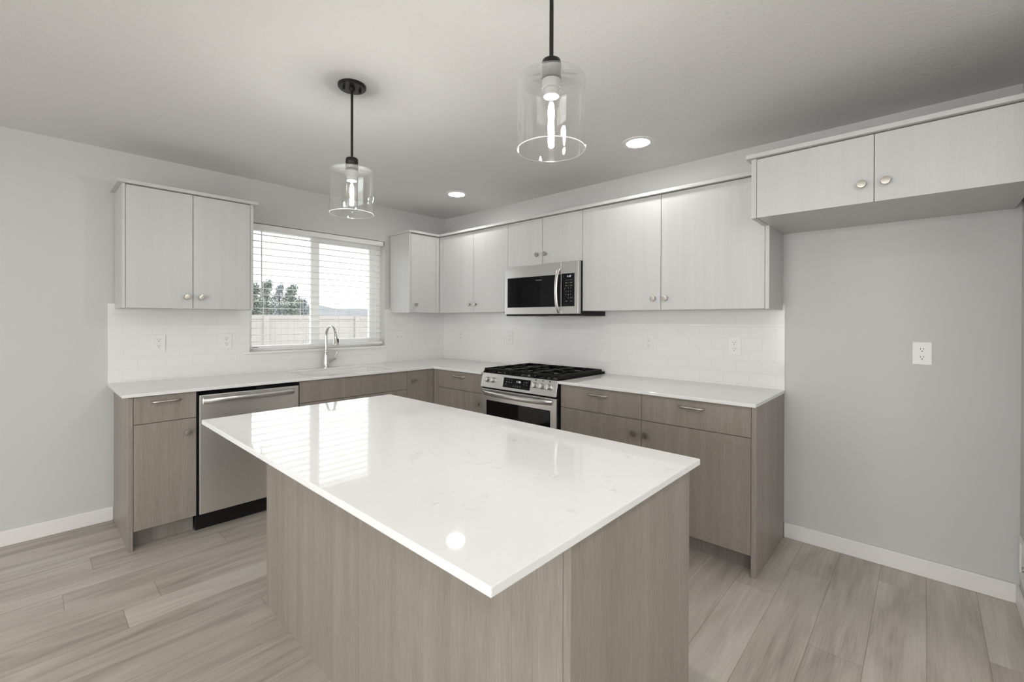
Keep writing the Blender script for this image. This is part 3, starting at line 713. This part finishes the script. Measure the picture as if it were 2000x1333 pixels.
fill_light('added unseen round fill light over the living side behind the camera', -4.4, -5.8)

# ------------------------------------------------------------------ outlets and switches
def outlet(label, wall, s, d, z):
    t = thing('wall_outlet', label, 'outlet', P(wall, s, d, z-.06), 'white duplex outlets')
    B().wbox(wall, s-.0385, s+.0385, d+.0002, d+.0055, z-.0595, z+.0595).out('cover_plate', 'plastic', t, bevel=.0025)
    n = face_dir(wall)
    for dz in (.0205, -.0205):
        b = B(); pl = []
        for k in range(28):
            a = 2*math.pi*k/28; u = max(-.0165, min(.0165, .0195*math.cos(a))); v = max(-.0135, min(.0135, .0160*math.sin(a)))
            pl.append(P(wall, s+u, d+.005, z+dz+v))
        b.prism(pl, n*.0022); rc = b.out('receptacle', 'plastic', t)
        b = B()
        for u, hh in ((-.0065, .0045), (.0065, .0038)): b.wbox(wall, s+u-.0011, s+u+.0011, d+.0068, d+.0075, z+dz+.0035-hh, z+dz+.0035+hh)
        c = P(wall, s, d+.0068, z+dz-.0085); b.lathe([(.0027, 0), (.0027, .0007)], c, n, 14)
        b.out('slots', 'slot', rc)
    B().lathe([(.003, 0), (.0028, .0009), (0, .001)], P(wall, s, d+.0053, z), n, 12).out('screw', 'plastic', t)
outlet('white outlet on the backsplash under the left wall cabinet, leftmost', 'N', -2.5370, TT, 1.157)
outlet('white outlet on the backsplash just left of the kitchen window', 'N', -2.1250, TT, 1.157)
outlet('white outlet on the range-wall backsplash nearest the corner', 'E', -.2930, TT, 1.155)
outlet('white outlet on the backsplash just left of the range', 'E', -1.0040, TT, 1.156)
outlet('white outlet on the backsplash just right of the range', 'E', -2.4160, TT, 1.159)
outlet('white outlet on the backsplash near the right end of the countertop', 'E', -3.0115, TT, 1.158)
outlet('white outlet on the bare wall of the empty fridge alcove', 'E', -3.9156, 0, 1.157)
s, z = -.5935, 1.150
t = thing('wall_switch', 'white two-gang switch plate right of the kitchen window', 'switch', P('N', s, TT, z-.06))
B().wbox('N', s-.0615, s+.0615, TT+.0002, TT+.0055, z-.0595, z+.0595).out('cover_plate', 'plastic', t, bevel=.0025)
for u in (-.023, .023):
    B().wbox('N', s+u-.006, s+u+.006, TT+.0052, TT+.0060, z-.013, z+.013).out('switch_slot', 'plastic', t)
    B().prism([P('N', s+u-.0045, TT+.006, z+.008), P('N', s+u-.0045, TT+.016, z+.010), P('N', s+u-.0045, TT+.016, z+.004), P('N', s+u-.0045, TT+.006, z-.006)], (.009, 0, 0)).out('toggle', 'plastic', t)
# recessed supply box on the alcove side wall
t = thing('plumbing_box', 'white recessed water supply box low on the alcove side wall at the right edge', 'plumbing box', (-.13, YA, .15))
b = B(); x0, x1, z0, z1 = -.215, -.042, .150, .338; e = .022
b.box(x0, x1, YA, YA+.008, z0, z0+e).box(x0, x1, YA, YA+.008, z1-e, z1).box(x0, x0+e, YA, YA+.008, z0+e, z1-e).box(x1-e, x1, YA, YA+.008, z0+e, z1-e)
b.out('frame', 'plastic', t, bevel=.002)
B().box(x0+e, x1-e, YA+.0004, YA+.002, z0+e, z1-e).out('back', 'plastic', t)
B().cyl((-.128, YA+.002, .21), (-.128, YA+.007, .21), .012, 16).out('valve', 'nickel', t, smooth=35)

# ------------------------------------------------------------------ window blind
bx0, bx1 = -1.956, -.768
bl = thing('window_blind', 'white horizontal slat blind lowered over the kitchen window with slats open', 'blind', ((bx0+bx1)/2, .045, 1.0685))
B().box(bx0-.002, bx1+.004, .004, .060, 2.050, 2.0925).out('head_rail', 'rail', bl, bevel=.002)
b = B(); z = 2.0150
while z > 1.125:
    pr = []
    for k in range(7):
        u = -1+2*k/6; pr.append((.0425+u*.0248, z+.0022*(1-u*u)))
    poly = [(bx0, yy, zz) for yy, zz in pr]+[(bx0, yy, zz-.0026) for yy, zz in reversed(pr)]
    b.prism(poly, (bx1-bx0, 0, 0)); z -= .0545
b.out('slats', 'slat', bl)
B().box(bx0, bx1, .018, .067, 1.0855, 1.1085).out('bottom_rail', 'rail', bl, bevel=.003)
B().box(bx0+.018, bx0+.062, .0170, .0182, 1.0945, 1.0985).out('sticker', 'slot', bl)
for x in (-1.8367, -1.5391, -1.2193, -.9477):
    b = B()
    for yy in (.0155, .0695): b.box(x-.0012, x+.0012, yy-.0009, yy+.0009, 1.1085, 2.050)
    b.out('ladder_cord', 'cord', bl)
b = B()
for x in (-1.805, -1.508, -1.19, -.92): b.lathe([(.005, 0), (.005, .002), (0, .0025)], (x, .018, 1.097), (0, -1, 0), 12)
b.out('rail_plugs', 'cord', bl)
B().tube([(-1.876, .0005, 2.055), (-1.876, -.004, 2.03), (-1.876, -.006, 1.50), (-1.876, -.006, 1.492)], [.0022, .0045, .0045, .006], 8).out('tilt_wand', 'cord', bl, smooth=50)

# ------------------------------------------------------------------ outdoors
GZ = -.42
struct(B().box(-60, 260, .5, 320, GZ-.3, GZ).out('ground', 'grass', loc=(0, 0, 0)))
struct(B().box(-60, -7.2, -60, .5, GZ-.3, GZ).box(-7.2, 60, -60, -8.5, GZ-.3, GZ).out('ground_side', 'grass', loc=(0, 0, 0)))
fn = thing('vinyl_fence', 'tan vinyl privacy fence across the yard outside the window', 'fence', (2, 8.0, GZ))
xp = -1.55-2.4*3
while xp < 12:
    B().box(xp-.06, xp+.06, 7.94, 8.06, GZ, 1.418).out('post', 'fence', fn)
    b = B().box(xp+.06, xp+2.34, 7.975, 8.025, 1.33, 1.42).box(xp+.06, xp+2.34, 7.975, 8.025, GZ+.05, GZ+.15)
    n = 15; wd = 2.28/n
    for k in range(n): b.box(xp+.06+k*wd+.001, xp+.06+(k+1)*wd-.001, 7.99, 8.01, GZ+.15, 1.33)
    b.out('fence_panel', 'fence', fn); xp += 2.4
def tree(label, u, vtop, r, n, mat, dist):
    # stands on the sight line through picture column u, at the given distance into the yard
    k = (u-CX)/F_PX; d = fw+rt*k; s0 = (dist-CAM.y)/d.y
    x, y = CAM.x+d.x*s0, dist; h = CAM.z+(CY-3.2-vtop)/F_PX*s0-GZ; r *= s0/F_PX
    t = thing('tree', label, 'tree', (x, y, GZ), 'trees beyond the fence')
    B().cyl((x, y, GZ), (x, y, GZ+h*.8), .16, 8, .05).out('trunk', 'bark', t)
    b = B(); lobes = []
    for q in range(9):
        f = q/8; rad = r*(1-.50*f**2); a = q*2.4
        lobes.append((Vector((x+rad*.45*math.cos(a), y+rad*.45*math.sin(a), GZ+h*(.30+.62*f))), rad*.60, h*.13))
    lobes.append((Vector((x, y, GZ+h*.30)), r*.95, h*.26)); lobes.append((Vector((x, y, GZ+h*.92)), r*.40, h*.07))
    for _ in range(n):
        c0, ra, hz = random.choice(lobes)
        v = Vector((random.gauss(0, 1), random.gauss(0, 1), random.gauss(0, 1))).normalized()*random.random()**.45
        c = c0+Vector((v.x*ra, v.y*ra, v.z*hz))
        s_ = random.uniform(.028, .062); R3 = Matrix.Rotation(random.uniform(0, 6.28), 3, 'Z') @ Matrix.Rotation(random.uniform(-1.4, 1.4), 3, 'X')
        b.bm.faces.new([b.bm.verts.new(c+R3 @ Vector(p)*s_) for p in ((-1, -.5, 0), (.2, -.9, .15), (1, .1, 0), (.3, .9, .2), (-.7, .6, 0))])
    b.out('crown', mat, t)
tree('leafy tree beyond the fence at the left edge of the window', 496, 556, 24, 5200, 'leafA', 30)
tree('tallest leafy tree beyond the fence, second from the left', 520, 550, 25, 5600, 'leafA', 37)
tree('slim grey-green tree beyond the fence in the middle of the group', 546, 557, 20, 4200, 'leafB', 42)
tree('broad leafy tree beyond the fence at the right of the group', 569, 559, 27, 6200, 'leafA', 34)
tree('low rounded tree beyond the fence beside the window mullion', 590, 585, 22, 4200, 'leafB', 47)
b = B(); pts = []
for k in range(41):
    x = 20+220*k/40; pts.append((x, 240, GZ+8.6+1.0*math.sin(k*.55)+.6*math.sin(k*1.3+1)))
b.prism([(20, 240, GZ)]+pts+[(240, 240, GZ)], (0, 30, 0))
struct(b.out('hills', 'hill', loc=(130, 250, GZ)))
